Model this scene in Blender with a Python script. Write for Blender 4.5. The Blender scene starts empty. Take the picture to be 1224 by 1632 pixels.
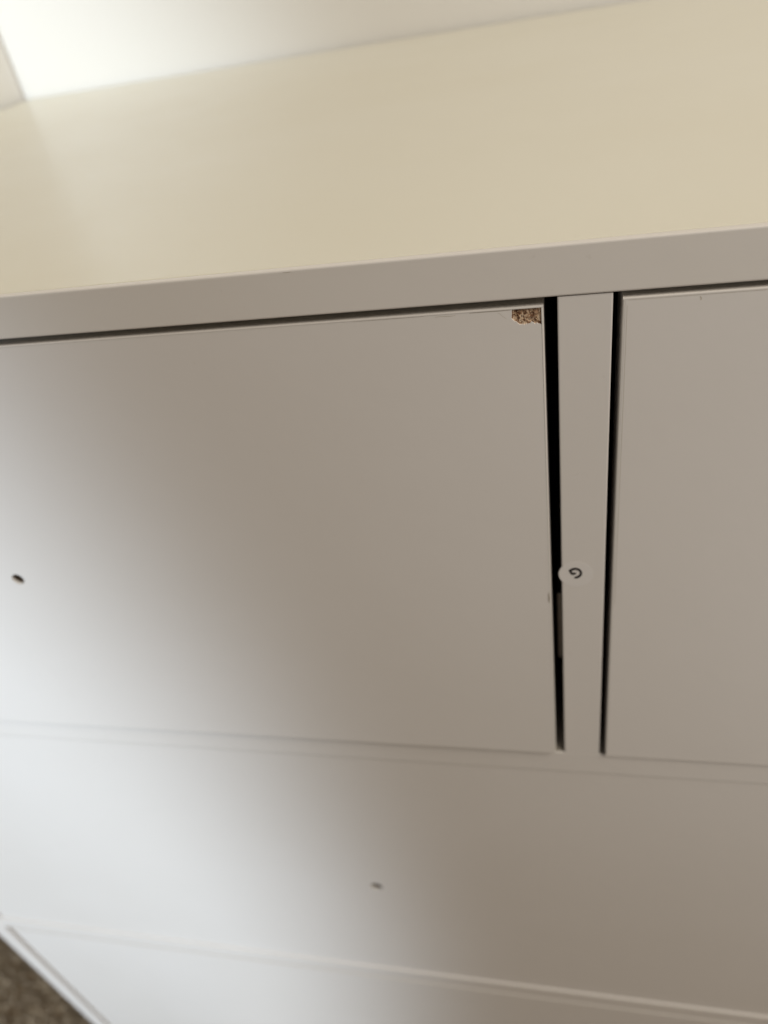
import bpy, bmesh, math, random
from mathutils import Vector, Matrix, noise
random.seed(7)
S = bpy.context.scene
COL = S.collection
ZT = 0.80                      # height of the chest's top; its left front top corner is (0, 0, ZT)

# ------------------------------------------------------------------ camera
cam_d = bpy.data.cameras.new('camera')
cam = bpy.data.objects.new('camera', cam_d); COL.objects.link(cam); S.camera = cam
R = ((0.97284306, -0.01352957, -0.23106997),
     (0.17201562, -0.62571265, 0.76085104),
     (-0.15487739, -0.7799363, -0.60639291))
M4 = Matrix(((R[0][0], -R[0][1], -R[0][2], 0.34499), (R[1][0], -R[1][1], -R[1][2], -0.15188),
             (R[2][0], -R[2][1], -R[2][2], ZT + 0.05428), (0, 0, 0, 1)))
cam.matrix_world = M4
cam_d.sensor_fit = 'VERTICAL'; cam_d.sensor_height = 36.0
cam_d.lens = 36.0 * 1202 / 1632
cam_d.clip_start = 0.005; cam_d.clip_end = 50
cam_d.dof.use_dof = True
cam_d.dof.focus_distance = 0.160
cam_d.dof.aperture_fstop = 11.0

# ------------------------------------------------------------------ world and lamps
W = bpy.data.worlds.new('World'); S.world = W; W.use_nodes = True
bg = W.node_tree.nodes['Background']
bg.inputs['Color'].default_value = (1.0, 0.90, 0.82, 1); bg.inputs['Strength'].default_value = 0.125

def aim(o, target):
    o.rotation_euler = (Vector(target) - o.location).to_track_quat('-Z', 'Y').to_euler()

def lamp(name, kind, loc, target, power, color, **kw):
    l = bpy.data.lights.new(name, kind); l.energy = power; l.color = color
    for k, v in kw.items(): setattr(l, k, v)
    o = bpy.data.objects.new(name, l); COL.objects.link(o); o.location = loc; aim(o, target)
    return o

lamp('ceiling_light', 'AREA', (1.25, -0.75, ZT + 1.25), (0.5, 0.1, ZT - 0.1), 22.8, (1.0, 0.905, 0.765), shape='DISK', size=0.9)
# daylight from a window behind, cut off on the right by the person taking the picture
lamp('window_light', 'SPOT', (0.12, -1.6, ZT + 0.20), (-0.74, 0, ZT - 0.36), 114.0, (0.77, 0.89, 0.99),
     spot_size=math.radians(66.8), spot_blend=0.31, shadow_soft_size=0.03)
lamp('right_fill_spot', 'SPOT', (1.0, -1.5, ZT + 0.12), (0.74, 0, ZT + 0.02), 17.0, (0.90, 0.96, 1.0),
     spot_size=math.radians(34), spot_blend=0.9, shadow_soft_size=0.08)  # added fill spot, lightens the upper right fronts and wall

S.view_settings.view_transform = 'Standard'; S.view_settings.look = 'None'
S.view_settings.exposure = 0.0; S.view_settings.gamma = 1.0; S.view_settings.use_curve_mapping = False
S.render.engine = 'CYCLES'

# ------------------------------------------------------------------ materials
def mat(name):
    m = bpy.data.materials.new(name); m.use_nodes = True
    return m, m.node_tree.nodes, m.node_tree.links, m.node_tree.nodes['Principled BSDF']

def mixrgb(N, L, fac, a, b):
    n = N.new('ShaderNodeMix'); n.data_type = 'RGBA'
    if hasattr(fac, 'node'): L.new(fac, n.inputs[0])
    else: n.inputs[0].default_value = fac
    for s, v in ((n.inputs[6], a), (n.inputs[7], b)):
        if hasattr(v, 'node'): L.new(v, s)
        else: s.default_value = (*v, 1)
    return n.outputs[2]

def ntex(N, L, scale, detail=3, rough=0.5, stretch=None):
    tc = N.new('ShaderNodeTexCoord'); t = N.new('ShaderNodeTexNoise')
    t.inputs['Scale'].default_value = scale; t.inputs['Detail'].default_value = detail
    t.inputs['Roughness'].default_value = rough
    if stretch:
        mp = N.new('ShaderNodeMapping'); mp.inputs['Scale'].default_value = stretch
        L.new(tc.outputs['Object'], mp.inputs[0]); L.new(mp.outputs[0], t.inputs['Vector'])
    else:
        L.new(tc.outputs['Object'], t.inputs['Vector'])
    return t.outputs[0]

def ramp(N, L, src, p0, p1, c0=(0, 0, 0), c1=(1, 1, 1)):
    r = N.new('ShaderNodeValToRGB'); L.new(src, r.inputs[0])
    r.color_ramp.elements[0].position = p0; r.color_ramp.elements[1].position = p1
    r.color_ramp.elements[0].color = (*c0, 1); r.color_ramp.elements[1].color = (*c1, 1)
    return r.outputs[0]

def lacquer(name, base, tint, rough, bump=0.02):
    m, N, L, P = mat(name)
    a = ntex(N, L, 9, 4)
    c = mixrgb(N, L, ramp(N, L, a, 0.35, 0.75), base, tint)
    # faint smudges and handling marks
    s = ntex(N, L, 420, 2)
    c = mixrgb(N, L, ramp(N, L, s, 0.72, 0.80, (0, 0, 0), (0.10, 0.10, 0.10)), c, (0.42, 0.38, 0.32))
    L.new(c, P.inputs['Base Color'])
    r = N.new('ShaderNodeMapRange'); L.new(ntex(N, L, 28, 5), r.inputs[0])
    r.inputs[3].default_value = rough - 0.06; r.inputs[4].default_value = rough + 0.08
    L.new(r.outputs[0], P.inputs['Roughness'])
    P.inputs['Specular IOR Level'].default_value = 0.45
    b = N.new('ShaderNodeBump'); b.inputs['Strength'].default_value = bump; b.inputs['Distance'].default_value = 0.0004
    L.new(ntex(N, L, 1400, 3), b.inputs['Height'])
    b2 = N.new('ShaderNodeBump'); b2.inputs['Strength'].default_value = 0.10; b2.inputs['Distance'].default_value = 0.0006
    L.new(ntex(N, L, 95, 3), b2.inputs['Height']); L.new(b.outputs[0], b2.inputs['Normal']); L.new(b2.outputs[0], P.inputs['Normal'])
    return m

WHITE = lacquer('white_foil', (0.735, 0.71, 0.695), (0.71, 0.683, 0.662), 0.42)
TOPW = lacquer('yellowish_white_top', (0.755, 0.735, 0.640), (0.735, 0.708, 0.600), 0.30)  # slightly yellower white than the fronts
EDGE = lacquer('edge_banding', (0.74, 0.712, 0.69), (0.71, 0.68, 0.645), 0.42)
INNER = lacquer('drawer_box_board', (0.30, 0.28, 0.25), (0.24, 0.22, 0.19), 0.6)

m, N, L, P = mat('chipboard'); CHIP = m
v = N.new('ShaderNodeTexVoronoi'); v.inputs['Scale'].default_value = 2100
tc = N.new('ShaderNodeTexCoord'); mp = N.new('ShaderNodeMapping'); mp.inputs['Scale'].default_value = (1, 1, 0.45)
mp.inputs['Rotation'].default_value = (0, 0.6, 0)
nz = N.new('ShaderNodeTexNoise'); nz.inputs['Scale'].default_value = 700
mx = N.new('ShaderNodeVectorMath'); mx.operation = 'MULTIPLY_ADD'; mx.inputs[1].default_value = (0.0008, 0.0008, 0.0008)
L.new(tc.outputs['Object'], nz.inputs['Vector']); L.new(nz.outputs['Color'], mx.inputs[0]); L.new(tc.outputs['Object'], mx.inputs[2])
L.new(mx.outputs[0], mp.inputs[0]); L.new(mp.outputs[0], v.inputs['Vector'])
sep = N.new('ShaderNodeSeparateColor'); L.new(v.outputs['Color'], sep.inputs[0])
r = N.new('ShaderNodeValToRGB'); L.new(sep.outputs[0], r.inputs[0])
e = r.color_ramp.elements
e[0].position = 0.0; e[0].color = (0.16, 0.075, 0.04, 1); e[1].position = 1.0; e[1].color = (0.70, 0.56, 0.42, 1)
q = e.new(0.35); q.color = (0.37, 0.225, 0.14, 1); q = e.new(0.7); q.color = (0.54, 0.38, 0.255, 1)
L.new(r.outputs[0], P.inputs['Base Color']); P.inputs['Roughness'].default_value = 0.9
P.inputs['Specular IOR Level'].default_value = 0.15
b = N.new('ShaderNodeBump'); b.inputs['Strength'].default_value = 0.8; b.inputs['Distance'].default_value = 0.0003
L.new(v.outputs['Distance'], b.inputs['Height']); L.new(b.outputs[0], P.inputs['Normal'])

CORE_COL = (0.085, 0.06, 0.04)
def plain(name, col, rough, metal=0.0, var=0.15, scale=300):
    m, N, L, P = mat(name)
    c = mixrgb(N, L, ntex(N, L, scale, 4), tuple(x * (1 - var) for x in col), tuple(min(1, x * (1 + var)) for x in col))
    L.new(c, P.inputs['Base Color']); P.inputs['Roughness'].default_value = rough; P.inputs['Metallic'].default_value = metal
    return m
CORE = plain('shaded_chipboard_core', CORE_COL, 0.9, 0, 0.4, 900)  # chipboard coloured darker, shade painted into the knob holes
STEEL = plain('zinc_runner', (0.60, 0.59, 0.58), 0.4, 0.8)
INK = plain('black_ink', (0.012, 0.010, 0.012), 0.5)
GRIME = plain('grime', (0.34, 0.29, 0.22), 0.8)
GRIME2 = plain('faint_grime', (0.54, 0.495, 0.43), 0.7)
STICK = plain('sticker_vinyl', (0.75, 0.728, 0.72), 0.42, 0, 0.02)

m, N, L, P = mat('wall_paint'); WALL = m
c = mixrgb(N, L, ntex(N, L, 6, 4), (0.735, 0.72, 0.69), (0.755, 0.74, 0.71)); L.new(c, P.inputs['Base Color'])
P.inputs['Roughness'].default_value = 0.75
b = N.new('ShaderNodeBump'); b.inputs['Strength'].default_value = 0.25; b.inputs['Distance'].default_value = 0.001
L.new(ntex(N, L, 260, 4), b.inputs['Height']); L.new(b.outputs[0], P.inputs['Normal'])

m, N, L, P = mat('carpet_wool'); CARPET = m
a = ntex(N, L, 150, 5, 0.7)
c = mixrgb(N, L, ramp(N, L, a, 0.38, 0.62), (0.22, 0.166, 0.115), (0.46, 0.375, 0.27)); L.new(c, P.inputs['Base Color'])
P.inputs['Roughness'].default_value = 0.95; P.inputs['Specular IOR Level'].default_value = 0.1

# ------------------------------------------------------------------ mesh helpers
def link(name, bm, material, parent=None, smooth=False):
    bmesh.ops.recalc_face_normals(bm, faces=bm.faces[:])
    me = bpy.data.meshes.new(name); bm.to_mesh(me); bm.free()
    o = bpy.data.objects.new(name, me); COL.objects.link(o)
    me.materials.append(material)
    if smooth:
        for p in me.polygons: p.use_smooth = True
    if parent: o.parent = parent
    return o

def empty(name, loc=(0, 0, 0), parent=None):
    o = bpy.data.objects.new(name, None); COL.objects.link(o); o.location = loc; o.empty_display_size = 0.02
    if parent: o.parent = parent
    return o

def box(x0, x1, y0, y1, z0, z1, bevel=0.0, sel=None, seg=2, bm=None):
    """a box; bevel rounds every edge, or those for which sel(edge) is true"""
    own = bm is None
    if own: bm = bmesh.new()
    r = bmesh.ops.create_cube(bm, size=1.0)
    for v in r['verts']:
        v.co = Vector(((x0 + x1) / 2 + v.co.x * (x1 - x0), (y0 + y1) / 2 + v.co.y * (y1 - y0), (z0 + z1) / 2 + v.co.z * (z1 - z0)))
    if bevel:
        es = list({e for v in r['verts'] for e in v.link_edges})
        if sel: es = [e for e in es if sel(e)]
        bmesh.ops.bevel(bm, geom=es, offset=bevel, segments=seg, profile=0.5, affect='EDGES')
    return bm

def is_front(y0):
    return lambda e: all(abs(v.co.y - y0) < 1e-6 for v in e.verts)

def circle(cx, cz, r, n=28, ph=0.0):
    return [(cx + r * math.cos(ph + 2 * math.pi * i / n), cz + r * math.sin(ph + 2 * math.pi * i / n)) for i in range(n)]

def plate(outline, holes, y0, y1, inner_wall=True):
    """a plate in the xz plane from y0 (front) to y1 with holes cut through"""
    bm = bmesh.new()
    loops = []
    for k, lp in enumerate([outline] + holes):
        vs = [bm.verts.new((x, y0, z)) for x, z in lp]
        es = [bm.edges.new((vs[i], vs[(i + 1) % len(vs)])) for i in range(len(vs))]
        loops.append((vs, es))
    alle = [e for _, es in loops for e in es]
    f = bmesh.ops.triangle_fill(bm, use_beauty=True, use_dissolve=False, edges=alle)
    faces = [g for g in f['geom'] if isinstance(g, bmesh.types.BMFace)]
    ex = bmesh.ops.extrude_face_region(bm, geom=faces)
    for g in ex['geom']:
        if isinstance(g, bmesh.types.BMVert): g.co.y = y1
    # extrude keeps the originals only where needed: make sure the front exists
    if not any(all(abs(v.co.y - y0) < 1e-7 for v in fc.verts) for fc in bm.faces):
        es = [e for e in bm.edges if all(abs(v.co.y - y0) < 1e-7 for v in e.verts)]
        bmesh.ops.triangle_fill(bm, use_beauty=True, edges=es)
    return bm

MM = 0.001
def zz(mm): return ZT + mm * MM

# ------------------------------------------------------------------ the setting
def sheet(name, verts, faces, material):
    me = bpy.data.meshes.new(name); me.from_pydata(verts, [], faces); me.materials.append(material)
    o = bpy.data.objects.new(name, me); COL.objects.link(o); return o

fl = sheet('floor', [(-1.6, -1.6, 0), (1.8, -1.6, 0), (1.8, 0.9, 0), (-1.6, 0.9, 0)], [(0, 1, 2, 3)], CARPET)
fl['kind'] = 'structure'
wb = link('wall_back', box(-0.105, 1.6, 0.370, 0.47, 0.0, 2.0), WALL); wb['kind'] = 'structure'
wl = link('wall_left', box(-0.105, -0.0050, 0.150, 0.3695, 0.0, 2.0, 0.003, lambda e: abs(e.verts[0].co.z - e.verts[1].co.z) > 1), WALL)
wl['kind'] = 'structure'

# carpet pile: bent tufts where the photograph shows the carpet
vs, fs = [], []
for i in range(26000):
    x = random.uniform(-0.52, -0.0); y = random.uniform(-0.12, 0.15)
    h = random.uniform(0.004, 0.010); a = random.uniform(0, 6.283); w = random.uniform(0.0007, 0.0016)
    lean = random.uniform(0, 0.006); b_ = random.uniform(0, 6.283)
    dx, dy = math.cos(a) * w, math.sin(a) * w; lx, ly = math.cos(b_) * lean, math.sin(b_) * lean
    n = len(vs)
    vs += [(x - dx, y - dy, 0), (x + dx, y + dy, 0), (x + dx + lx * .5, y + dy + ly * .5, h * .75), (x - dx + lx * .5, y - dy + ly * .5, h * .75), (x + lx, y + ly, h)]
    fs += [(n, n + 1, n + 2, n + 3), (n + 3, n + 2, n + 4)]
cp = sheet('carpet_pile', vs, fs, CARPET); cp['kind'] = 'stuff'
cp['label'] = 'short brown carpet pile beside the white chest'; cp['category'] = 'carpet'

# ------------------------------------------------------------------ the chest of drawers
chest = empty('chest_of_drawers', (0.35, 0.18, 0))
chest['label'] = 'white chest of drawers with a chipped corner, knobs missing, on brown carpet'
chest['category'] = 'chest'
bpy.context.view_layer.update()
INV = Matrix.Translation((-0.35, -0.18, 0))

def part(name, bm, material, parent=chest, smooth=False):
    bmesh.ops.transform(bm, matrix=INV, verts=bm.verts[:])
    return link(name, bm, material, parent, smooth)

XL, XR = -0.0015, 0.7015
T = 0.0110
vert = lambda e: abs(e.verts[0].co.z - e.verts[1].co.z) > 0.02
horiz = lambda e: abs(e.verts[0].co.x - e.verts[1].co.x) > 0.05

top = part('top_panel', box(XL, XR, 0.00175, 0.3675, ZT - 0.0108, ZT, 0.00030, lambda e: horiz(e), 2), TOPW)
part('edge_strip', box(XL, XR, 0.0, 0.00155, ZT - 0.0108, ZT - 0.00004, 0.00045, lambda e: horiz(e) and abs(e.verts[0].co.y) < 1e-6, 3), EDGE, top)
for x0, x1 in ((XL, XL + T), (XR - T, XR)):
    part('side_panel', box(x0, x1, 0.0, 0.3660, 0.0, ZT - 0.01095, 0.0007, vert, 3), WHITE)
part('back_panel', box(XL + T, XR - T, 0.360, 0.3635, 0.02, ZT - 0.0112), INNER)

rails = [(-171.1, -181.9), (-375.3, -386.2), (-579.6, -590.4), (-782.0, -800.0)]
for a, b_ in rails:
    yl = 0.0008 if a > -180 else 0.0020      # white front strip; rear coloured dark to paint shade into the slots
    rl = part('rail', box(XL + T + 0.0001, XR - T - 0.0001, 0.0003, yl, zz(b_), zz(a), 0.00012, lambda e: horiz(e) and abs(e.verts[0].co.y - 0.0003) < 1e-6, 2), WHITE)
    part('rail_shaded_back', box(XL + T + 0.0001, XR - T - 0.0001, yl + 0.00001, 0.075, zz(b_), zz(a - 0.05)), INNER, rl)
div = part('divider', box(0.3444, 0.3555, 0.0003, 0.355, zz(-171.1), ZT - 0.01098, 0.0003, lambda e: vert(e) and abs(e.verts[0].co.y - 0.0003) < 1e-6, 2), WHITE)
for xa, xb in ((0.3427, 0.34435), (0.35555, 0.3572)):
    part('runner', box(xa, xb, 0.020, 0.33, zz(-146), zz(-116), 0.0003), STEEL, div)

for xa, xb in ((XL + T + 0.0001, XL + T + 0.012), (XR - T - 0.012, XR - T - 0.0001)):
    part('gap_fill_strip', box(xa, xb, 0.0165, 0.03, 0.02, zz(-188)), WHITE)  # white filler added inside the side gaps to lighten them
SK, EB, DT = 0.0009, 0.00045, 0.015      # face foil, edge band, front thickness
def drawer(x0, x1, z1, z0, holes, notch=None, recess=0.0, tilt=0.0):
    """inset drawer: chipboard core, face sheet, edge bands, box behind; holes = (x, z, radius)"""
    d = empty('drawer', (0, 0, 0), chest)
    d.location = ((x0 + x1) / 2 - 0.35, -0.18 + recess, z0); d.rotation_euler.x = tilt
    off = Matrix.Translation((-(x0 + x1) / 2, 0, -z0))
    def p(name, bm, material, smooth=False):
        bmesh.ops.transform(bm, matrix=off, verts=bm.verts[:])
        return link(name, bm, material, d, smooth)
    xi0, xi1, zi0, zi1 = x0 + EB, x1 - EB, z0 + EB, z1 - EB
    g = 0.00003
    hl = [circle(hx, hz, hr) for hx, hz, hr in holes]
    outline = [(xi0 + g, zi0 + g), (xi1 - g, zi0 + g), (xi1 - g, zi1 - g), (xi0 + g, zi1 - g)] if not notch else \
              [(xi0 + g, zi0 + g), (xi1 - g, zi0 + g)] + notch + [(xi0 + g, zi1 - g)]
    p('face_panel', plate(outline, hl, 0.0, SK), WHITE)
    hl2 = [circle(hx, hz, hr * 1.02) for hx, hz, hr in holes]
    p('board_core', plate([(xi0 + 2 * g, zi0 + 2 * g), (xi1 - 2 * g, zi0 + 2 * g), (xi1 - 2 * g, zi1 - 2 * g), (xi0 + 2 * g, zi1 - 2 * g)], hl2, SK + 0.00002, DT), CORE)
    bv = 0.00025 if notch or x1 - x0 < 0.4 else 0.00008
    def outer(axis, val):      # round only the outer front edge of a band
        return lambda e: all(abs(v.co.y) < 1e-6 and abs(v.co[axis] - val) < 1e-6 for v in e.verts)
    p('edge_band', box(x0, x1, 0.0, DT, z1 - EB, z1, bv, outer(2, z1)), EDGE)
    p('edge_band', box(x0, x1, 0.0, DT, z0, z0 + EB, bv, outer(2, z0)), EDGE)
    p('edge_band', box(x0, x0 + EB, 0.0, DT, z0 + EB, z1 - EB, bv, outer(0, x0)), EDGE)
    p('edge_band', box(x1 - EB, x1, 0.0, DT, z0 + EB, z1 - EB, bv, outer(0, x1)), EDGE)
    bm = bmesh.new()
    for a in ((x0 + .010, x0 + .022, DT + .0001, .335, z0 + .012, z1 - .025), (x1 - .022, x1 - .010, DT + .0001, .335, z0 + .012, z1 - .025),
              (x0 + .0221, x1 - .0221, .323, .335, z0 + .012, z1 - .025), (x0 + .0221, x1 - .0221, DT + .0062, .3229, z0 + .016, z0 + .020)):
        box(*a, bm=bm)
    p('drawer_box', bm, INNER)
    return d, p

# left top drawer with the chipped corner
x0, x1, z1, z0 = 0.0130, 0.34155, zz(-12.80), zz(-169.0)
nx, nz_ = x1 - EB - 0.00006, z1 - EB - 0.00006
notch_mm = [(340.84, -16.72), (340.25, -16.35), (339.7, -16.42), (339.2, -16.05), (338.75, -16.10), (338.3, -16.40), (337.9, -16.30), (337.56, -16.50),
            (337.1, -16.36), (336.6, -16.38), (336.1, -16.05), (335.75, -15.62), (335.35, -15.30), (334.86, -14.95), (334.80, -14.5), (334.98, -14.1), (334.93, -13.7), (335.05, -13.26)]
rag = [notch_mm[0]]
for (xa, za), (xb, zb) in zip(notch_mm[:-1], notch_mm[1:]):
    for t in (0.33, 0.66):
        rag.append((xa + (xb - xa) * t + random.uniform(-.07, .07), za + (zb - za) * t + random.uniform(-.16, .16)))
    rag.append((xb, zb))
notch_mm = [(x, z - 0.45 * min(1, max(0, (-13.3 - z) / 1.5))) for x, z in rag]
notch = [(nx, notch_mm[0][1] * MM + ZT)] + [(x * MM, zz(z)) for x, z in notch_mm[1:-1]] + [(0.33505, nz_)]
dA, pA = drawer(x0, x1, z1, z0, [(0.1733, zz(-92.2), 0.0021)], notch, recess=-0.0017, tilt=-0.0172)
dA['label'] = 'small top drawer whose upper right corner is chipped to bare chipboard'
# the rough broken chipboard inside the notch
bm = bmesh.new()
NX, NZ = 58, 40
grid = [[None] * (NZ + 1) for _ in range(NX + 1)]
for i in range(NX + 1):
    for j in range(NZ + 1):
        x = 0.33455 + (0.34112 - 0.33455) * i / NX; z = zz(-17.5) + (zz(-13.20) - zz(-17.5)) * j / NZ
        n = noise.noise(Vector((x * 1500, 0, z * 900))) * .5 + noise.noise(Vector((x * 3600, 5, z * 2600))) * .35
        grid[i][j] = bm.verts.new((x, 0.00048 + 0.00030 * n, z))
for i in range(NX):
    for j in range(NZ):
        bm.faces.new((grid[i][j], grid[i + 1][j], grid[i + 1][j + 1], grid[i][j + 1]))
pc = pA('chipped_corner', bm, CHIP); pc['label'] = 'broken patch of bare brown chipboard'
# loose flakes standing out of the break
FL = []
for k, tone in enumerate(((0.55, 0.40, 0.26), (0.33, 0.19, 0.11), (0.12, 0.055, 0.03))):
    FL.append(plain('wood_flake_%d' % k, tone, 0.9, 0, 0.3, 2000))
for k in range(3):
    bm = bmesh.new()
    for i in range(34):
        cx = random.uniform(335.4, 340.7); cz = random.uniform(-16.4, -13.4)
        a = random.choice((random.gauss(0.5, .4), random.gauss(1.9, .5))); ln = random.uniform(.25, .75); w = random.uniform(.04, .12)
        if cx < 336.2 and cz < -15.3: continue
        n = len(bm.verts)
        q = []
        for (s, t) in ((-1, -1), (1, -.6), (1, .5), (-1, 1)):
            px = cx + math.cos(a) * ln / 2 * s - math.sin(a) * w * t; pz = cz + math.sin(a) * ln / 2 * s + math.cos(a) * w * t
            pz = min(max(pz, -16.6), -13.28); px = min(px, 340.95)
            q.append(bm.verts.new((px * MM, 0.00024 + random.uniform(0, .00022), zz(pz))))
        bm.faces.new(q)
    f = pA('wood_flakes', bm, FL[k]); f['kind'] = 'stuff'

def streak(pfun, pts, w, material, name='scratch', y=-0.00003):
    """a thin scratch: a flat ribbon just proud of the face"""
    bm = bmesh.new(); L_, R_ = [], []
    for i, (x, z) in enumerate(pts):
        a = pts[max(i - 1, 0)]; b_ = pts[min(i + 1, len(pts) - 1)]
        dx, dz = b_[0] - a[0], b_[1] - a[1]; l = math.hypot(dx, dz) or 1
        ww = w * (0.35 + 0.65 * math.sin(math.pi * (i + .5) / len(pts)))
        L_.append(bm.verts.new(((x - dz / l * ww) * MM, y, zz(z + dx / l * ww)))); R_.append(bm.verts.new(((x + dz / l * ww) * MM, y, zz(z - dx / l * ww))))
    for i in range(len(pts) - 1): bm.faces.new((L_[i], L_[i + 1], R_[i + 1], R_[i]))
    return pfun(name, bm, material)
streak(pA, [(332.0, -13.7), (332.5, -14.0), (332.9, -14.5), (333.4, -14.9), (333.8, -15.3)], 0.035, GRIME2)
streak(pA, [(318.5, -13.65), (320.2, -13.62), (322.0, -13.7), (323.0, -13.6)], 0.06, GRIME2)
streak(pA, [(326, -13.35), (329, -13.33), (332, -13.36), (334.9, -13.3)], 0.05, GRIME)
streak(pA, [(300, -13.33), (308, -13.35), (316, -13.32)], 0.03, GRIME2)
streak(pA, [(340.9, -95.6), (340.75, -96.4), (340.95, -97.2), (340.8, -98.2), (340.95, -99.2)], 0.16, GRIME, 'edge_nick', -0.00008)

# right top drawer
dB, pB = drawer(0.35745, 0.6870, zz(-12.30), zz(-169.9), [(0.5267, zz(-92.2), 0.0021)], recess=-0.0010, tilt=-0.0095)
dB['label'] = 'small top drawer right of the divider, undamaged corner'
streak(pB, [(372.2, -13.2), (372.45, -13.6), (372.4, -14.0)], 0.14, GRIME2, 'grime_spot')
streak(pB, [(358.33, -14), (358.34, -40), (358.32, -70), (358.33, -100)], 0.045, GRIME2, 'grime_line')
streak(pB, [(358.5, -12.87), (380, -12.86), (410, -12.87)], 0.04, GRIME2, 'grime_line')
# wide drawers
dC, pC = drawer(0.0140, 0.6860, zz(-183.0), zz(-374.9), [(0.2605, zz(-284.4), 0.0028), (0.4395, zz(-283.8), 0.0028)], recess=0.0013, tilt=0.0018)
dC['label'] = 'wide drawer between the first and second rail, small knob hole'
dD, pD = drawer(0.0140, 0.6860, zz(-387.9), zz(-579.2), [(0.2605, zz(-488), 0.0016), (0.4395, zz(-488), 0.0016)], recess=0.0003)
dD['label'] = 'wide drawer below the second rail, beside the carpet'
dE, pE = drawer(0.0140, 0.6860, zz(-591.4), zz(-781.6), [(0.2605, zz(-692), 0.0016), (0.4395, zz(-692), 0.0016)], recess=0.0003)

# tiny nicks along the front edge of the top
def tpart(name, bm, material): return part(name, bm, material, top)
for (xa, xb, w) in ((287.0, 289.0, .05),):
    streak(tpart, [(xa, -0.55), ((xa + xb) / 2, -0.6), (xb, -0.5)], w, GRIME2, 'edge_nick', -0.00004)

# ------------------------------------------------------------------ the round sticker with a letter
st = empty('round_sticker', (0.3481, -0.0001, zz(-89.2)))
st['label'] = 'small round translucent sticker with a black letter, on the divider'
st['category'] = 'sticker'
bm = plate(circle(0.3481, zz(-89.2), 0.0045, 48), [], 0.00026, 0.00029)
bmesh.ops.transform(bm, matrix=Matrix.Translation((-0.3481, 0.0001, -zz(-89.2))), verts=bm.verts[:])
link('sticker_disc', bm, STICK, st)
# the letter G as it lies, turned nearly upside down; points in mm on the divider face
def G(px, py):   # measured marks on the sticker, 15.3 units to a picture pixel
    return ((px - 590) / 15.3, -(py - 530) / 15.3)
gp = [(552, 638), (610, 634), (668, 606), (708, 566), (720, 520), (700, 474), (655, 436), (600, 422), (540, 428), (490, 446), (452, 464), (450, 472), (474, 508), (504, 546), (512, 548), (552, 540), (600, 526)]
kx, kz = 0.1628, 0.2303   # mm per picture pixel across and along the divider here
pts = [(348.04 + G(*q)[0] * kx, -88.85 + G(*q)[1] * kz) for q in gp]
bm = bmesh.new(); wd = 0.35
L_, R_ = [], []
for i, (x, z) in enumerate(pts):
    a = pts[max(i - 1, 0)]; b_ = pts[min(i + 1, len(pts) - 1)]
    dx, dz = b_[0] - a[0], b_[1] - a[1]; l = math.hypot(dx, dz) or 1
    k = 0.62 if i in (0, 16) else 1.0
    L_.append(bm.verts.new(((x - dz / l * wd * k) * MM, 0.00024, zz(z + dx / l * wd * k * 1.25)))); R_.append(bm.verts.new(((x + dz / l * wd * k) * MM, 0.00024, zz(z - dx / l * wd * k * 1.25))))
for i in range(len(pts) - 1): bm.faces.new((L_[i], L_[i + 1], R_[i + 1], R_[i]))
bmesh.ops.transform(bm, matrix=Matrix.Translation((-0.3481, 0.0001, -zz(-89.2))), verts=bm.verts[:])
lt = link('letter', bm, INK, st); lt['label'] = 'black letter G printed nearly upside down'
